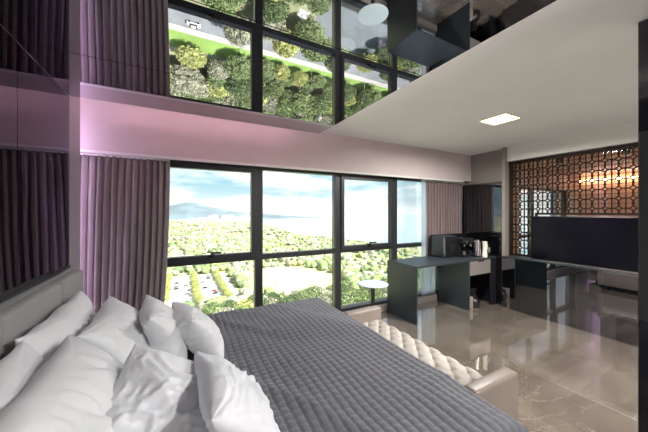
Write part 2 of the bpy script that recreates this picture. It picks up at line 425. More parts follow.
# ------------------------------------------------------------------ bench
QX0, QX1, QY0, QY1 = 1.345, 1.745, .865, 2.17
t = thing('tufted_bench', 'beige button-tufted bench with raised arms at the foot of the bed', 'bench')
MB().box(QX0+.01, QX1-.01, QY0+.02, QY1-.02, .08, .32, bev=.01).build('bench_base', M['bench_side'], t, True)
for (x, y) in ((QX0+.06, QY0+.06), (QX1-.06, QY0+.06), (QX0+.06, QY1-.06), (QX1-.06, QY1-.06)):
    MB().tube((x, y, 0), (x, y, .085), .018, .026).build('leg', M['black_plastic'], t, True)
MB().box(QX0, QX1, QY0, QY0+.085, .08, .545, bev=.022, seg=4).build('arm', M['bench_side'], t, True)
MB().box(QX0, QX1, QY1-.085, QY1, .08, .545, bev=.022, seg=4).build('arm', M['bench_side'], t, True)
def tuft():
    x0, x1, y0, y1 = QX0+.005, QX1-.002, QY0+.08, QY1-.08
    px, py = .125, .15
    nx, ny = 90, 260; V = []; zt = .435
    for i in range(nx+1):
        for j in range(ny+1):
            x = x0+(x1-x0)*i/nx; y = y0+(y1-y0)*j/ny
            ca = (x-x0-.065)/px; cb = (y-y0-.04)/py
            a = (ca+cb); b = (ca-cb)
            s = (abs(math.sin(math.pi*a/1))*abs(math.sin(math.pi*b/1)))**.33
            # buttons at integer a and b
            da = a-round(a); db = b-round(b); r2 = (da*da+db*db)
            z = zt-.017*(1-s)-.012*math.exp(-r2*26)
            ex = min(x-x0, x1-x); z -= .035*max(0, 1-ex/.035)**2
            V.append((x, y, z))
    n2 = ny+1
    F = [(i*n2+j, (i+1)*n2+j, (i+1)*n2+j+1, i*n2+j+1) for i in range(nx) for j in range(ny)]
    # skirt
    base = len(V); ring = [(i, 0) for i in range(nx+1)]+[(nx, j) for j in range(1, ny+1)]+[(i, ny) for i in range(nx-1, -1, -1)]+[(0, j) for j in range(ny-1, 0, -1)]
    for (i, j) in ring: v = V[i*n2+j]; V.append((v[0], v[1], .32))
    L = len(ring)
    for k in range(L):
        a = ring[k]; b = ring[(k+1) % L]
        F.append((a[0]*n2+a[1], base+k, base+(k+1) % L, b[0]*n2+b[1]))
    seat = link_mesh('seat', V, F, M['bench'], t, True)
    bt = []
    for ia in range(-2, 26):
        for ib in range(-26, 6):
            ca = (ia+ib)/2; cb = (ia-ib)/2
            x = x0+.065+ca*px; y = y0+.04+cb*py
            if x0+.02 < x < x1-.02 and y0+.015 < y < y1-.015: bt.append((x, y))
    for (x, y) in bt:
        MB().ball((x, y, zt-.030), .010, 12, 8, (1, 1, .6)).build('button', M['bench'], seat, True)
tuft()

# ------------------------------------------------------------------ side table
t = thing('side_table', 'round milky glass side table on a thin black stem by the windows', 'side table')
TX, TY = 2.25, 2.87
MB().lathe((TX, TY, .522), [(.0, 0), (.196, 0), (.20, .003), (.20, .008), (.196, .011), (0, .011)], 48).build('tabletop', M['white_glass'], t, True)
MB().box(TX-.018, TX+.018, TY-.018, TY+.018, .012, .522).build('stem', M['tablemetal'], t)
MB().box(TX-.16, TX+.05, TY-.12, TY+.12, 0, .012, bev=.003).build('base', M['tablemetal'], t)

# ------------------------------------------------------------------ desk and cabinet
DX0, DX1, DX2 = 2.72, 3.80, 4.49
DY0, DY1 = 2.565, 3.13
t = thing('desk', 'dark slate desk with a solid end panel standing against the windows', 'desk')
MB().box(DX0, DX2, DY0, DY1, .735, .76, bev=.0015).build('desktop', M['slate'], t)
MB().box(DX0, DX0+.022, DY0, DY1, 0, .735, bev=.0015).build('end_panel', M['slate'], t)
MB().box(DX1, DX1+.022, DY0, DY1, 0, .735, bev=.0015).build('middle_panel', M['slate'], t)
MB().box(DX2-.022, DX2, DY0, DY1, 0, .735, bev=.0015).build('cabinet_side', M['black_lacquer'], t)
MB().box(DX1+.022, DX2-.022, DY1-.02, DY1, .02, .735).build('back_panel', M['black_lacquer'], t)
MB().box(DX1+.022, DX2-.022, DY0+.02, DY1-.02, .50, .52).build('drawer_shelf', M['black_lacquer'], t)
d = MB().box(DX1+.026, 4.33, DY0-.002, DY0+.018, .52, .728, bev=.002).build('drawer', M['drawer'], t)
MB().box(DX1+.22, DX1+.36, DY0-.006, DY0-.002, .715, .728).build('handle', M['black_plastic'], d)
MB().box(4.334, DX2-.022, DY0, DY0+.018, .02, .728).build('filler_strip', M['black_lacquer'], t)

# things under the cabinet
b = MB(); b.lathe((4.14, 2.80, 0), [(.0, 0), (.10, 0), (.115, .26), (.12, .265), (.11, .27), (.095, .02), (0, .02)], 28)
tag(b.build('waste_bin', M['black_plastic'], None, True), 'round black waste bin in the recess under the grey drawer', 'bin')
b = MB(); b.box(3.86, 3.98, 2.62, 2.86, 0, .17, bev=.006)
tag(b.build('storage_box', M['bedbase'], None, True), 'small brown box beside the desk middle panel on the floor', 'box')
# shoes / dark bag
def bag():
    r = thing('duffel_bag', 'slumped black bag on the floor under the drawer beside the brown box', 'bag')
    V = MB(); V.ball((4.06, 2.66, .075), .09, 20, 14, (1.0, 1.0, .83)); V.build('body', M['black_plastic'], r, True)
    MB().tube((4.02, 2.64, .14), (4.06, 2.64, .18), .006).tube((4.06, 2.64, .18), (4.11, 2.64, .14), .006).build('handle', M['rubber'], r, True)
bag()

# ------------------------------------------------------------------ appliances on the counter
ZT = .76
def minibar():
    t = thing('microwave_oven', 'dark grey countertop oven with a chrome front edge beside the curtain', 'oven')
    x0, x1, y0, y1 = 3.60, 3.90, 2.86, 3.08
    MB().box(x0, x0+.34, y0, y1, ZT+.012, ZT+.33, bev=.006).build('body', M['slate'], t, True)
    MB().box(x0+.004, x0+.336, y0-.012, y0, ZT+.014, ZT+.327, bev=.003).build('door', M['black_plastic'], t, True)
    MB().box(x0+.0, x0+.03, y0-.022, y0-.012, ZT+.02, ZT+.32, bev=.003).build('trim_strip', M['chrome'], t, True)
    for (x, y) in ((x0+.03, y0+.03), (x0+.31, y0+.03), (x0+.03, y1-.03), (x0+.31, y1-.03)):
        MB().tube((x, y, ZT), (x, y, ZT+.014), .012, n=12).build('foot', M['rubber'], t)
minibar()
def coffee(x, y, label, trim):
    t = thing('coffee_machine', label, 'coffee machine')
    MB().box(x, x+.13, y, y+.20, ZT, ZT+0.0355, bev=.006).build('base', M['black_plastic'], t, True)
    MB().box(x+.005, x+.125, y+.10, y+.20, ZT+0.0284, ZT+0.2840, bev=.012).build('water_tank', M['black_plastic'], t, True)
    MB().box(x+.005, x+.125, y-.005, y+.20, ZT+0.1988, ZT+0.2982, bev=.016, seg=3).build('brew_head', M['black_plastic'], t, True)
    MB().tube((x+.065, y+.035, ZT+0.1704), (x+.065, y+.035, ZT+0.2130), .016, n=16).build('nozzle', M['chrome'], t, True)
    MB().lathe((x+.065, y+.04, ZT+0.0369), [(0, 0), (.026, 0), (.032, .055), (.029, .055), (.024, .004), (0, .004)], 20).build('cup', M[trim], t, True)
    MB().tube((x+.03, y-.008, ZT+0.2485), (x+.10, y-.008, ZT+0.2485), .004, n=8).build('handle', M['chrome'], t, True)
coffee(3.925, 2.74, 'black coffee machine standing next to the dark grey oven', 'chrome')
coffee(4.075, 2.74, 'black coffee machine with a chrome nozzle, second along the counter', 'black_plastic')
# kettle black & chrome
t = thing('electric_kettle', 'black and chrome kettle between the coffee machines and the cream one', 'kettle')
kx, ky = 4.20, 2.70
MB().lathe((kx, ky, ZT), [(0, 0), (.058, 0), (.058, .018), (0, .018)]).build('base', M['black_plastic'], t, True)
MB().lathe((kx, ky, ZT+0.0256), [(0, 0), (.052, 0), (.055, .04), (.048, .185), (.04, .235), (0, .235)]).build('body', M['chrome'], t, True)
MB().lathe((kx, ky, ZT+0.2599), [(0, 0), (.04, 0), (.03, .014), (.01, .02), (0, .02)]).build('lid', M['black_plastic'], t, True)
MB().tube((kx+.05, ky-.01, ZT+0.0710), (kx+.085, ky-.02, ZT+0.1136), .008).tube((kx+.085, ky-.02, ZT+0.1136), (kx+.08, ky-.02, ZT+0.2272), .008).tube((kx+.08, ky-.02, ZT+0.2272), (kx+.04, ky-.01, ZT+0.2485), .008).build('handle', M['black_plastic'], t, True)
t = thing('milk_jug', 'tall cream coloured jug standing on the counter by the black wall glass', 'jug')
kx, ky = 4.265, 2.615
MB().lathe((kx, ky, ZT), [(0, 0), (.036, 0), (.04, .03), (.027, .13), (.03, .2), (.04, .245), (0, .242)]).build('body', M['white_plastic'], t, True)
MB().tube((kx+.028, ky-.005, ZT+0.2130), (kx+.055, ky-.01, ZT+0.1988), .006).tube((kx+.055, ky-.01, ZT+0.1988), (kx+.045, ky-.01, ZT+0.1136), .006).build('handle', M['white_plastic'], t, True)
t = thing('menu_holder', 'small grey card in a black stand at the end of the counter', 'card holder')
MB().box(4.315, 4.385, 2.60, 2.615, ZT, ZT+.16, bev=.002).build('stand', M['black_plastic'], t)
MB().box(4.325, 4.375, 2.596, 2.60, ZT+.07, ZT+.15).build('card', M['drawer'], t)

t = thing('counter_backsplash', 'low black panel standing behind the coffee machines under the taupe curtain', 'backsplash')
MB().box(3.60, 4.492, 3.095, 3.115, ZT, 1.10, bev=.002).build('panel', M['black_lacquer'], t)

# ------------------------------------------------------------------ right side: black glass, lattice, tv
t = thing('wall_glass_panel', 'black glass wall panel over the counter reflecting the curtain', 'glass panel')
MB().box(4.50, XR-.002, 2.487, 3.195, 0.0, 1.94).build('glass_pane', M['black_glass_dim'], t)
MB().box(4.49, XR-.002, 2.487, 3.195, 1.94, 1.955).build('top_trim', M['black_frame'], t)
t = thing('low_glass_wall_cladding', 'black mirror-like glass cladding on the low wall under the television', 'glass cladding')
MB().box(4.42, 4.498, -2.0, 2.44, .0, .775).build('glass_pane', M['black_glass'], t)
MB().box(4.412, 4.56, -2.0, 2.44, .775, .79, bev=.002).build('ledge', M['slate'], t)
struct(MB().box(4.50, 4.72, 2.441, 2.485, .0, ZC-.0).build('trim_pillar', M['soffit']))

def lattice():
    t = thing('lattice_screen', 'dark bronze lattice screen of interlocking circles behind the television', 'screen')
    X0, X1 = 4.60, 4.625
    ya, yb, za, zb = 2.425, -.18, .80, 2.262
    zt, yt = 1.455, 2.075       # opening behind the tv
    f = MB()
    f.box(X0-.01, X1+.01, ya-.035, ya, za, zb); f.box(X0-.01, X1+.01, yb, ya, zb-.04, zb)
    f.box(X0-.01, X1+.01, yt-.0, ya, za, za+.03); f.box(X0-.01, X1+.01, yt-.02, yt, za, zt); f.box(X0-.01, X1+.01, yb, yt, zt-.02, zt+.008)
    f.box(X0-.01, X1+.01, yb-.0, yb+.03, za, zb)
    f.build('frame', M['lattice'], t)
    V = []; F = []
    P = .118; r = .064; w = .0095; n = 28
    def ok(y, z):
        return (za < z < zb-.035 and yb < y < ya-.03) and (y > yt-.01 or z > zt)
    cols = int((ya-yb)/P)+2; rows = int((zb-za)/P)+2
    for i in range(cols):
        cy = ya-.035-.05-i*P
        for j in range(rows):
            cz = zb-.045-.05-j*P
            for k in range(n):
                a0, a1 = 2*math.pi*k/n, 2*math.pi*(k+1)/n
                if not ok(cy+r*math.cos((a0+a1)/2), cz+r*math.sin((a0+a1)/2)): continue
                b = len(V)
                for a in (a0, a1):
                    for (rr, xx) in ((r-w/2, X0), (r+w/2, X0), (r+w/2, X1), (r-w/2, X1)):
                        V.append((xx, cy+rr*math.cos(a), cz+rr*math.sin(a)))
                for q in range(4): F.append((b+q, b+(q+1) % 4, b+4+(q+1) % 4, b+4+q))
    def bar(y0, y1, z0, z1, xw=0):
        b = len(V)
        for x in (X0+.002, X1-.002):
            V.extend([(x, y0, z0), (x, y1, z0), (x, y1, z1), (x, y0, z1)])
        F.extend([(b, b+1, b+2, b+3), (b+4, b+5, b+6, b+7), (b, b+1, b+5, b+4), (b+1, b+2, b+6, b+5), (b+2, b+3, b+7, b+6), (b+3, b, b+4, b+7)])
    for i in range(cols):
        cy = ya-.085-i*P
        if cy < yb: break
        bar(cy-.004, cy+.004, za if cy > yt else zt, zb-.03)
    for j in range(rows):
        cz = zb-.095-j*P
        if cz < za: break
        bar(yb if cz > zt else yt, ya-.03, cz-.0022, cz+.0022)
    link_mesh('lattice', V, F, M['lattice'], t)
lattice()
t = thing('bathroom_glass_partition', 'clear glass pane behind the lattice screen reflecting the windows', 'glass partition')
MB().box(4.66, 4.668, -.18, 2.43, .79, 2.268).build('glass_pane', M['screen_glass'], t)

t = thing('television', 'wide flat black television mounted in front of the lattice screen', 'television')
ty0, ty1, tz0, tz1 = .93, 2.055, .80, 1.415
MB().box(4.43, 4.475, ty0, ty1, tz0, tz1, bev=.004).build('tv_case', M['tvframe'], t)
MB().box(4.424, 4.43, ty0+.008, ty1-.008, tz0+.016, tz1-.008).build('screen', M['tv'], t)
MB().box(4.422, 4.43, ty0, ty1, tz0, tz0+.010).build('bottom_trim', M['chrome'], t)
MB().box(4.475, 4.60, 1.40, 1.60, .95, 1.25).build('wall_bracket', M['tablemetal'], t)
MB().box(4.44, 4.54, 1.35, 1.65, .79, .802).build('foot', M['tablemetal'], t)

# lit wall beyond tv with warm downlights in the room behind
for k, (x, y) in enumerate(((5.4, 2.1), (5.4, 1.35), (5.4, .6), (5.6, -.3))):
    t = thing('bathroom_downlight', 'small dark round downlight in the wooden ceiling beyond the lattice', 'downlight', 'downlights beyond the lattice screen', (x, y, 2.34))
    MB().lathe((0, 0, -.07), [(0, .02), (.035, .02), (.035, 0), (.045, 0), (.045, .07), (0, .07)], 20).build('housing', M['black_plastic'], t, True)
    MB().tube((0, 0, -.051), (0, 0, -.048), .034).build('bulb', M['lamp'], t)
    l = bpy.data.lights.new('bathroom_downlight_lamp', 'SPOT'); l.energy = 15; l.color = (1, .66, .40); l.spot_size = 2.4; l.spot_blend = .6; l.shadow_soft_size = .04
    lo = bpy.data.objects.new('lamp_light', l); COL.objects.link(lo); lo.parent = t; lo.location = (0, 0, -.075)
t = thing('bathroom_cove_light', 'warm glowing strip along the wooden ceiling edge beyond the lattice', 'light strip')
MB().box(8.5, 8.53, -1.0, 2.9, 2.20, 2.23).build('light_strip', mat('warm_led_strip', (1, .8, .5), .5, emit=(1, .66, .40), estr=9), t)
t = thing('vanity_counter', 'pale stone vanity counter in the room beyond the lattice', 'vanity')
MB().box(8.05, 8.58, -1, 2.9, .82, .87).build('countertop', M['white_plastic'], t)
MB().box(8.1, 8.58, -1, 2.9, .30, .82).build('cabinet', M['wood'], t)
MB().box(8.1, 8.5, -1, 2.9, .0, .30).build('plinth', M['black_lacquer'], t)

# ------------------------------------------------------------------ partition at the picture's edge
t = thing('black_partition', 'tall glossy black partition panel reaching from floor to ceiling', 'partition')
MB().box(2.165, 2.20, -2.2, .50, 0, ZC-.002, bev=.003).build('panel', M['black_lacquer'], t)
MB().box(2.160, 2.166, .455, .495, .9, 1.9, bev=.002).build('handle', M['black_frame'], t)

# ------------------------------------------------------------------ ceiling lights
def downlight(x, y, label, e):
    t = thing('ceiling_downlight', label, 'ceiling light', None, (x, y, ZC))
    f = MB(); s = .135
    f.box(-s-.012, s+.012, -s-.012, -s, -.008, -.0005); f.box(-s-.012, s+.012, s, s+.012, -.008, -.0005)
    f.box(-s-.012, -s, -s, s, -.008, -.0005); f.box(s, s+.012, -s, s, -.008, -.0005)
    f.build('frame', M['lampframe'], t)
    MB().box(-s, s, -s, s, -.006, -.0005).build('diffuser', M['lamp'], t)
    l = bpy.data.lights.new('ceiling_lamp', 'AREA'); l.energy = e; l.size = .28; l.color = (1, .97, .95); l.spread = 3.0
    lo = bpy.data.objects.new('lamp_light', l); COL.objects.link(lo); lo.parent = t; lo.location = (0, 0, -.012)
downlight(3.09, 1.73, 'square glowing downlight in the plaster ceiling in front of the television', 24)
downlight(3.09, -.6, 'added square fill light in the plaster ceiling behind the partition, out of view', 48)  # added out of view to brighten the room, no known lamp here
downlight(1.75, -1.2, 'added square fill light in the plaster ceiling beside the mirror panel, behind the camera', 38)  # second added fill, behind the camera, lifts the bed and ceiling

# ------------------------------------------------------------------ curtains
def curtain(name, xa, xb, y, z0, z1, folds, amp, m, label, cat, seed, taper=0., pinx=0., grp=None):
    rs = Random(seed); nU = folds*14; nV = 26; V = []
    ph = [rs.uniform(-.6, .6) for _ in range(folds+2)]; am = [rs.uniform(.6, 1.15) for _ in range(folds+2)]
    for j in range(nV+1):
        f = j/nV; z = z1+(z0-z1)*f
        for i in range(nU+1):
            s = i/nU; k = int(s*folds); fr = s*folds-k
            A = amp*(am[k]*(1-fr)+am[k+1]*fr)*(.75+.25*math.sin(f*3+k))
            a = 2*math.pi*s*folds+(ph[k]*(1-fr)+ph[k+1]*fr)*(.4+f)
            x = xa+(xb-xa)*s+.012*math.sin(a*2+1)
            x += (taper*s*f)+pinx*math.sin(f*math.pi)*(s-.5)
            yy = y+A*math.sin(a)+.01*noise.noise(Vector((s*9, f*3, seed)))
            V.append((x, yy, z))
    w = nU+1; F = [(j*w+i, j*w+i+1, (j+1)*w+i+1, (j+1)*w+i) for j in range(nV) for i in range(nU)]
    t = thing(name, label, cat)
    o = link_mesh('curtain_fabric', V, F, m, t, True)
    md = o.modifiers.new('s', 'SOLIDIFY'); md.thickness = .002
    MB().box(min(xa, xb)-.01, max(xa, xb)+.01, y-.012, y+.012, z1-.004, z1+.010).build('curtain_rail', M['lampframe'], t)
curtain('curtain', -1.0, -.10, 3.135, .10, 1.985, 17, .032, M['curtain'], 'mauve grey floor-length curtain drawn beside the head wall', 'curtain', 3, taper=-.085, pinx=.04)
curtain('curtain', 3.58, 4.485, 3.165, .74, 1.985, 13, .026, M['curtain_r'], 'taupe curtain hanging behind the coffee machines at the far end', 'curtain', 5, pinx=-.03)
ms = bpy.data.materials.new('white_voile'); ms.use_nodes = True; nt = ms.node_tree; nt.nodes.remove(nt.nodes['Principled BSDF'])
d_ = nt.nodes.new('ShaderNodeBsdfDiffuse'); d_.inputs[0].default_value = (.7, .76, .82, 1)
t_ = nt.nodes.new('ShaderNodeBsdfTranslucent'); t_.inputs[0].default_value = (.8, .86, .92, 1)
p_ = nt.nodes.new('ShaderNodeBsdfTransparent')
a_ = nt.nodes.new('ShaderNodeMixShader'); a_.inputs[0].default_value = .65; b_ = nt.nodes.new('ShaderNodeMixShader'); b_.inputs[0].default_value = .4
nt.links.new(d_.outputs[0], a_.inputs[1]); nt.links.new(t_.outputs[0], a_.inputs[2]); nt.links.new(a_.outputs[0], b_.inputs[1]); nt.links.new(p_.outputs[0], b_.inputs[2]); nt.links.new(b_.outputs[0], nt.nodes['Material Output'].inputs[0])
curtain('sheer_curtain', 3.50, 3.80, 3.185, .11, 1.985, 8, .012, ms, 'bluish white sheer curtain beside the taupe one, showing under the desk', 'curtain', 8)
# ------------------------------------------------------------------ outdoors, seen from a high floor
GZ = -60.
M['ground'] = mat('dry_park_ground', (.36, .37, .22), .95, var=.35, vscale=.02)
M['lawn'] = mat('bright_lawn', (.27, .42, .11), .95, var=.2, vscale=.05)
M['meadow'] = mat('pale_meadow', (.50, .56, .24), .95, var=.15, vscale=.03)
M['asphalt'] = mat('grey_asphalt', (.26, .27, .29), .9, var=.1, vscale=.2)
M['pave'] = mat('pale_concrete', (.55, .53, .50), .9, var=.1, vscale=.2)
M['plaza'] = mat('grey_plaza_paving', (.22, .25, .27), .9, var=.2, vscale=.1)
M['water'] = mat('lake_water', (.30, .42, .50), .12, spec=.6, bump=.1, bscale=.2)
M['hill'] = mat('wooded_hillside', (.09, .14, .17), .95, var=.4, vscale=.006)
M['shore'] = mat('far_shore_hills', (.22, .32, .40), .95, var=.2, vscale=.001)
M['leaf'] = [mat('dark_foliage', (.13, .18, .08), .9, var=.5, vscale=.7), mat('mid_foliage', (.20, .26, .11), .9, var=.5, vscale=.7),
             mat('olive_foliage', (.34, .34, .25), .9, var=.4, vscale=.7), mat('lime_foliage', (.40, .42, .16), .9, var=.35, vscale=.7)]
M['bark'] = mat('grey_bark', (.12, .09, .07), .9, var=.3, vscale=3)
M['citywall'] = mat('pale_city_render', (.70, .70, .70), .9, var=.1, vscale=.02)
def flat(name, pts, z, m, h=.0):
    o = MB().poly([(x, y, GZ+z) for x, y in pts]).build(name, m); return struct(o)
flat('ground', [(-3000, 20), (420, 20), (420, 300), (366, 334), (325, 423), (276, 657), (310, 900), (359, 1230), (900, 3600), (2500, 9000), (-6000, 9000)], 0, M['ground'])
flat('lake', [(-9000, -3000), (20000, -3000), (30000, 40000), (-9000, 40000)], -.8, M['water'])
flat('road', [(-60, 95), (210, 95), (210, 104), (-60, 104)], .06, M['asphalt'])
flat('road_pavement', [(-60, 104), (210, 104), (210, 107.5), (-60, 107.5)], .16, M['pave'])
flat('road_pavement', [(-60, 91.5), (210, 91.5), (210, 95), (-60, 95)], .16, M['pave'])
flat('road_verge', [(-60, 107.5), (210, 107.5), (210, 121), (-60, 121)], .05, M['lawn'])
flat('park_path', [(-60, 121), (30, 117), (90, 124), (210, 121), (210, 124), (90, 127), (30, 120), (-60, 124)], .10, M['pave'])
flat('plaza_ground', [(36, 62), (80, 58), (90, 84), (60, 90), (40, 84)], .05, M['plaza'])
flat('plaza_ground_beyond', [(85, 60), (130, 66), (125, 90), (96, 88)], .05, M['plaza'])
flat('meadow_field', [(46, 198), (70, 182), (102, 172), (124, 190), (134, 232), (122, 278), (98, 292), (74, 290), (56, 250)], .05, M['meadow'])
flat('car_park_ground', [(-22, 192), (38, 192), (40, 292), (-24, 292)], .05, M['pave'])
for k, x in enumerate((-9, 11, 30)):
    flat('car_park_verge', [(x-1.6, 194), (x+1.6, 194), (x+1.6, 290), (x-1.6, 290)], .12, M['lawn'])
flat('lakeside_road', [(300, 330), (306, 334), (262, 560), (240, 900), (233, 900), (255, 560)], .1, M['pave'])

# hills (real relief far away)
def hills(name, x0, x1, y0, y1, nx, ny, fn, m):
    V = []; 
    for i in range(nx+1):
        for j in range(ny+1):
            x = x0+(x1-x0)*i/nx; y = y0+(y1-y0)*j/ny; V.append((x, y, GZ-3+fn(x, y, i/nx, j/ny)))
    n2 = ny+1; F = [(i*n2+j, (i+1)*n2+j, (i+1)*n2+j+1, i*n2+j+1) for i in range(nx) for j in range(ny)]
    return struct(link_mesh(name, V, F, m, None, True))
def h1(x, y, a, b):
    env = math.sin(math.pi*b)*min(1, (1-a)*3.2)*min(1, a*4)
    peak = 96*math.exp(-((x-60)/330)**2)
    return env*(60+peak+26*noise.noise(Vector((x*.004, y*.004, 0)))+10*noise.noise(Vector((x*.02, y*.02, 4))))
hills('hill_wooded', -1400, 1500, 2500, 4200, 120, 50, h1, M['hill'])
def h2(x, y, a, b):
    return math.sin(math.pi*b)*(90+60*noise.noise(Vector((x*.0006, 3, 0))))*min(1, a*8, (1-a)*8)
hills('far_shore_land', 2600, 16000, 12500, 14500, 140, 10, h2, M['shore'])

# trees
def ico(sub, seed, rad, sc, lump, freq):
    bm = bmesh.new(); bmesh.ops.create_icosphere(bm, subdivisions=sub, radius=1)
    o = Vector((seed*3.1, seed*1.7, seed*.9))
    for v in bm.verts:
        p = v.co.copy(); d = 1+lump*noise.noise(p*freq+o)+lump*.6*noise.noise(p*freq*2.7+o)
        v.co = Vector((p.x*sc[0], p.y*sc[1], p.z*sc[2]))*rad*d
    Vv = [v.co.copy() for v in bm.verts]; Ff = [[l.index for l in f.verts] for f in bm.faces]
    bm.free(); return Vv, Ff
def crown_mesh(seed, m):
    rs = Random(seed); V = []; F = []
    def add(c, r, s):
        v, f = ico(3, s, r, (1, 1, .8), .6, 3.4); b = len(V)
        V.extend([p+Vector(c) for p in v]); F.extend([[b+k for k in q] for q in f])
    add((0, 0, 6.2), 3.3, seed)
    for k in range(9):
        a = k*2.4+seed; rr = rs.uniform(1.8, 3.2); add((rr*math.cos(a), rr*math.sin(a), rs.uniform(4.2, 7.8)), rs.uniform(1.3, 2.1), seed*11+k)
    # leaf sprays
    for k in range(2600):
        a = rs.uniform(0, 6.28); el = rs.uniform(-.4, 1.5); rr = rs.uniform(3.2, 5.9)
        c = Vector((rr*math.cos(a)*math.cos(el), rr*math.sin(a)*math.cos(el), 5.6+rr*.85*math.sin(el))); s = rs.uniform(.16, .40)
        q = Euler((rs.uniform(0, 3), rs.uniform(0, 3), rs.uniform(0, 3))).to_matrix(); b = len(V)
        V.extend([c+q @ Vector(p)*s for p in ((-1, -.6, 0), (1, -.5, .2), (.8, .8, 0), (-.7, .7, -.2))]); F.append([b, b+1, b+2, b+3])
    me = bpy.data.meshes.new('crown'); me.from_pydata(V, [], F); me.materials.append(m); me.polygons.foreach_set('use_smooth', [True]*len(me.polygons)); return me
trunk_b = MB(); trunk_b.tube((0, 0, -.1), (0, 0, 4.5), .35, .2, 10).tube((0, 0, 3.4), (1.4, .4, 5.6), .16, .08, 8).tube((0, 0, 3.2), (-1.2, -.7, 5.4), .16, .08, 8)
tr0 = trunk_b.build('trunk', M['bark']); trunk_me = tr0.data; bpy.data.objects.remove(tr0)
CROWNS = [[crown_mesh(3+k+10*c, M['leaf'][c]) for k in range(2)] for c in range(4)]
KIND = ['dark green', 'mid green', 'olive grey', 'lime green']
def in_poly(x, y, P):
    c = False; n = len(P)
    for i in range(n):
        (x1, y1), (x2, y2) = P[i], P[(i+1) % n]
        if (y1 > y) != (y2 > y) and x < (x2-x1)*(y-y1)/(y2-y1)+x1: c = not c
    return c
MEAD = [(42, 196), (70, 178), (104, 168), (128, 190), (138, 232), (124, 282), (98, 297), (72, 295), (50, 250)]
rt = Random(21); pts = []
def free(x, y, d):
    for (a, b, *_r) in pts:
        if (a-x)**2+(b-y)**2 < d*d: return False
    return True
def spot(x, y, kind, s, zone): pts.append((x, y, kind, s, zone))
for x in (-9, 11, 30):
    y = 197
    while y < 290: spot(x+rt.uniform(-.5, .5), y, 3, rt.uniform(.42, .62), 'row'); y += rt.uniform(5.5, 8)
for _ in range(2600):          # strip of park across the road
    x = rt.uniform(-55, 200); y = rt.uniform(124, 196)
    if y > 186 and -26 < x < 42: continue
    if free(x, y, 6.4) and not in_poly(x, y, MEAD): spot(x, y, rt.choice([0, 1, 1, 1, 2, 2, 2, 0, 1, 3]), rt.uniform(.75, 1.25), 'park')
for _ in range(500):          # verge trees
    x = rt.uniform(-50, 190); y = rt.uniform(110, 119)
    if free(x, y, 6.5) and not (-6 < x < 2): spot(x, y, rt.choice([0, 1, 1, 2, 3]), rt.uniform(.55, 1.), 'verge')
for _ in range(300):          # near side of the road
    x = rt.uniform(10, 150); y = rt.uniform(62, 89)
    if (38 < x < 66 and y < 86) or (100 < x < 122): continue
    if free(x, y, 6.2): spot(x, y, rt.choice([0, 1, 1, 2, 3]), rt.uniform(.6, 1.0), 'near')
far = []
grid = {}
def shore_ok(x, y):
    S = [(20, 440), (300, 405), (334, 358), (423, 316), (657, 266), (900, 298), (1230, 345), (3600, 880)]
    for (ya, xa), (yb, xb) in zip(S, S[1:]):
        if ya <= y <= yb: return x < xa+(xb-xa)*(y-ya)/(yb-ya)-4
    return False
tries = 0
while len(far) < 6000 and tries < 90000:
    tries += 1
    y = 190+(rt.random()**1.5)*1500; x = rt.uniform(-.12*y-15, .95*y+40)
    if not shore_ok(x, y) or in_poly(x, y, MEAD) or (-25 < x < 42 and y < 296): continue
    if noise.noise(Vector((x*.012, y*.012, 7))) < -.22 and y > 300: continue
    d = 5.2+y*.006; k = (int(x/d), int(y/d), int(y/200))
    if k in grid: continue
    grid[k] = 1; far.append((x, y, rt.choice([0, 1, 1, 1, 2, 2, 2, 2, 2, 1, 0, 3]), rt.uniform(.6, 1.1)))
far.sort(key=lambda p: p[1])
room_ = max(0, 290-len(pts))
for (x, y, k, s) in far[:room_]: pts.append((x, y, k, s, 'park'))
rest = far[room_:]
pts.sort(key=lambda p: (p[4] == 'park', p[1]))
if len(pts) > 290: rest = [(p[0], p[1], p[2], p[3]) for p in pts[290:]]+rest; pts = pts[:290]
ZL = {'row': '%s young tree in the planted rows of the car park far below', 'park': '%s leafy tree in the park across the road far below',
      'verge': '%s tree on the grass verge beside the road far below', 'near': '%s tree beside the paved square far below the windows'}
GR = {'row': 'car park row trees', 'park': 'park trees', 'verge': 'road verge trees', 'near': 'trees around the paved square'}
for (x, y, k, s, zone) in pts:
    t = bpy.data.objects.new('tree', None); COL.objects.link(t)
    t.location = (x, y, GZ); t.rotation_euler = (0, 0, rt.uniform(0, 6.28)); t.scale = (s*rt.uniform(.9, 1.15), s, s*rt.uniform(.85, 1.1))
    tag(t, ZL[zone] % KIND[k], 'tree', KIND[k]+' '+GR[zone])
    c = bpy.data.objects.new('crown', rt.choice(CROWNS[k])); COL.objects.link(c); c.parent = t
    c = bpy.data.objects.new('trunk', trunk_me); COL.objects.link(c); c.parent = t
# the woods beyond, too many to count
for kk in range(4):
    V = []; F = []; bases = [ico(2, 5+s+kk*9, 1, (1, 1, 1), .75, 3.0) for s in range(3)]
    allV = []; allF = []; off = 0
    for (x, y, k, s) in rest:
        if k != kk: continue
        bv, bf = bases[rt.randrange(3)]
        a = np.array([list(p) for p in bv]); f = np.array(bf); sc = 4.4*s*(1+max(0, y-400)*.0006)
        a = a*np.array([sc*rt.uniform(.9, 1.2), sc, sc*.85])+np.array([x, y, GZ+sc*.75])
        allV.append(a); allF.append(f+off); off += len(a)
    if not allV: continue
    V = np.concatenate(allV).tolist(); F = np.concatenate(allF).tolist()
    o = link_mesh('woodland', V, F, M['leaf'][kk], None, True)
    tag(o, 'distant %s woodland stretching from the park to the lake shore' % KIND[kk], 'woodland', None, 'stuff')

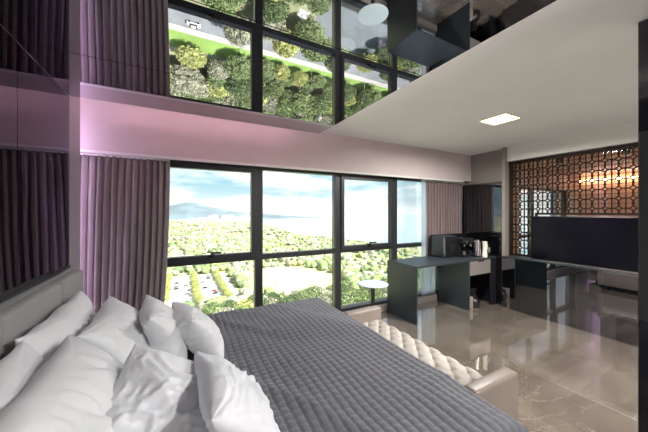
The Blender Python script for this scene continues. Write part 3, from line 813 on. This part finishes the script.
# cars
def car_proto(m):
    t = bpy.data.objects.new('car', None); COL.objects.link(t)
    b = MB(); b.box(-2.1, 2.1, -.88, .88, .3, .85, bev=.12, seg=3); b.build('body', m, t, True)
    c = MB(); c.box(-1.2, 1.1, -.78, .78, .8, 1.42, bev=.22, seg=3); c.build('cabin', M['black_frame'], t, True)
    MB().box(-.8, .7, -.66, .66, 1.38, 1.45, bev=.03).build('roof', m, t, True)
    for sx in (-1.3, 1.3):
        for sy in (-.8, .8): MB().tube((sx, sy-.1, .33), (sx, sy+.1, .33), .33, n=14).build('wheel', M['rubber'], t, True)
    remember(t); return t
PA = [('white', mat('white_car_paint', (.8, .8, .8), .25, coat=.5)), ('silver', mat('silver_car_paint', (.45, .47, .5), .25, metal=.6)), ('dark', mat('dark_car_paint', (.04, .05, .07), .25, coat=.5)), ('red', mat('red_car_paint', (.4, .04, .03), .3, coat=.5))]
protos = [car_proto(m) for _, m in PA]; used = set()
def put_car(k, x, y, rz, label, group=None):
    if k in used: c = copy_tree(protos[k])
    else: c = protos[k]; used.add(k)
    c.location = (x, y, GZ+.07); c.rotation_euler = (0, 0, rz); tag(c, label, 'car'); 
    if group: c['group'] = group
    elif 'group' in c: del c['group']
put_car(0, 4, 100.5, 0, 'white car driving along the road far below, mirrored over the bed')
put_car(2, 36, 102, 0, 'dark car driving on the road ahead of the white one')
put_car(1, 84, 98.5, math.pi, 'silver car on the road coming the other way')
for col, dx in enumerate((-16.5, -2.6, 4.5, 17.6, 23.4)):
    for r in range(13):
        if rt.random() < .22: continue
        k = rt.choice([0, 0, 0, 1, 1, 2, 2, 3]); put_car(k, dx+rt.uniform(-.2, .2), 200+r*6.4+rt.uniform(-.3, .3), rt.choice([0, math.pi]), '%s car parked in the car park beyond the park trees' % PA[k][0], '%s cars in the car park' % PA[k][0])
# street lamps
lt = bpy.data.objects.new('street_lamp', None); COL.objects.link(lt)
MB().tube((0, 0, 0), (0, 0, 8), .12, .07, 8).build('pole', M['chrome'], lt); MB().tube((0, 0, 8), (0, -1.8, 8.4), .05, .05, 8).build('arm', M['chrome'], lt)
MB().box(-.16, .16, -2.4, -1.7, 8.33, 8.45).build('lamp_head', M['chrome'], lt); remember(lt)
for i, x in enumerate((-6, 22, 50, 78, 106, 134)):
    c = lt if i == 0 else copy_tree(lt); c.location = (x, 106, GZ+.16); tag(c, 'grey street lamp on the pavement of the road far below', 'street lamp', 'street lamps along the road')

# far city blocks at the foot of the hills
rb = Random(5); bproto = None
cm = MB(); cm.box(-.5, .5, -.5, .5, 0, 1); cm.box(-.2, .2, -.2, .2, 1, 1.12)
for i in range(110):
    y = rb.uniform(1500, 3100); u = rb.uniform(.02, .43) if rb.random() < .8 else rb.uniform(.1, .3); x = u*y*.62
    if not shore_ok(x+30, min(y, 3500)): continue
    if bproto is None: c = cm.build('apartment_building', M['citywall']); bproto = c
    else: c = bproto.copy(); COL.objects.link(c)
    hgt = rb.uniform(8, 20) if rb.random() < .9 else rb.uniform(28, 40)
    c.location = (x, y, GZ-.5); c.scale = (rb.uniform(18, 42), rb.uniform(16, 30), hgt); c.rotation_euler = (0, 0, rb.uniform(-.5, .5))
    tag(c, 'pale apartment block in the distant town below the hills', 'building', 'apartment blocks in the distant town')

hz = MB().box(-3000, 14000, 130, 15000, GZ-3, 240).build('haze', None or M['water'])
hz.data.materials.clear(); hm = bpy.data.materials.new('summer_haze'); hm.use_nodes = True; nt = hm.node_tree; nt.nodes.remove(nt.nodes['Principled BSDF'])
vs = nt.nodes.new('ShaderNodeVolumeScatter'); vs.inputs['Density'].default_value = .00005; vs.inputs['Color'].default_value = (.93, .97, 1, 1)
nt.links.new(vs.outputs[0], nt.nodes['Material Output'].inputs['Volume']); hz.data.materials.append(hm); tag(hz, 'pale summer haze over the park, the town and the lake', 'haze', None, 'stuff')

# ------------------------------------------------------------------ sky, sun, camera
w = bpy.data.worlds.new('sky'); SC.world = w; w.use_nodes = True; nt = w.node_tree; N = nt.nodes.new; L = nt.links.new
bg = nt.nodes['Background']
tc = N('ShaderNodeTexCoord'); sp = N('ShaderNodeSeparateXYZ'); L(tc.outputs['Generated'], sp.inputs[0])
rp = N('ShaderNodeValToRGB'); e = rp.color_ramp.elements
e[0].position = .0; e[0].color = (.55, .66, .72, 1); e[1].position = .45; e[1].color = (.10, .26, .42, 1)
k = e.new(.10); k.color = (.26, .52, .62, 1)
L(sp.outputs['Z'], rp.inputs[0])
mp = N('ShaderNodeMapping'); mp.inputs['Scale'].default_value = (2.0, 2.0, 9.0); mp.inputs['Location'].default_value = (.35, .1, .2)
L(tc.outputs['Generated'], mp.inputs[0])
no = N('ShaderNodeTexNoise'); no.inputs['Scale'].default_value = 1.5; no.inputs['Detail'].default_value = 7; no.inputs['Roughness'].default_value = .55
L(mp.outputs[0], no.inputs['Vector'])
cr = N('ShaderNodeValToRGB'); e = cr.color_ramp.elements; e[0].position = .44; e[1].position = .58
L(no.outputs['Fac'], cr.inputs[0])
mx = N('ShaderNodeMixRGB'); mx.inputs[2].default_value = (1.0, 1.0, 1.0, 1)
L(cr.outputs[0], mx.inputs[0]); L(rp.outputs[0], mx.inputs[1]); L(mx.outputs[0], bg.inputs['Color']); bg.inputs['Strength'].default_value = SKY
sl = bpy.data.lights.new('sun', 'SUN'); sl.energy = SUN; sl.angle = .02; sl.color = (1, .95, .86)
so = bpy.data.objects.new('sun', sl); COL.objects.link(so)
so.rotation_euler = Vector((-.45, .55, -.75)).to_track_quat('-Z', 'Y').to_euler()
cam = bpy.data.cameras.new('camera'); co = bpy.data.objects.new('camera', cam); COL.objects.link(co)
TH = math.radians(27.9)
co.location = (0, 0, CAMZ); co.rotation_euler = (math.pi/2, 0, -TH)
cam.sensor_width = 36; cam.lens = 272*36/648.; cam.shift_y = -4/648.; cam.clip_start = .02; cam.clip_end = 60000
SC.camera = co
SC.view_settings.view_transform = 'Standard'; SC.view_settings.look = 'None'; SC.view_settings.gamma = 1; SC.view_settings.use_curve_mapping = False
SC.view_settings.exposure = EXPO
SC.cycles.use_denoising = True
SC.cycles.max_bounces = 12; SC.cycles.glossy_bounces = 8; SC.cycles.diffuse_bounces = 5; SC.cycles.transparent_max_bounces = 24
SC.cycles.sample_clamp_indirect = 6; SC.cycles.blur_glossy = .5
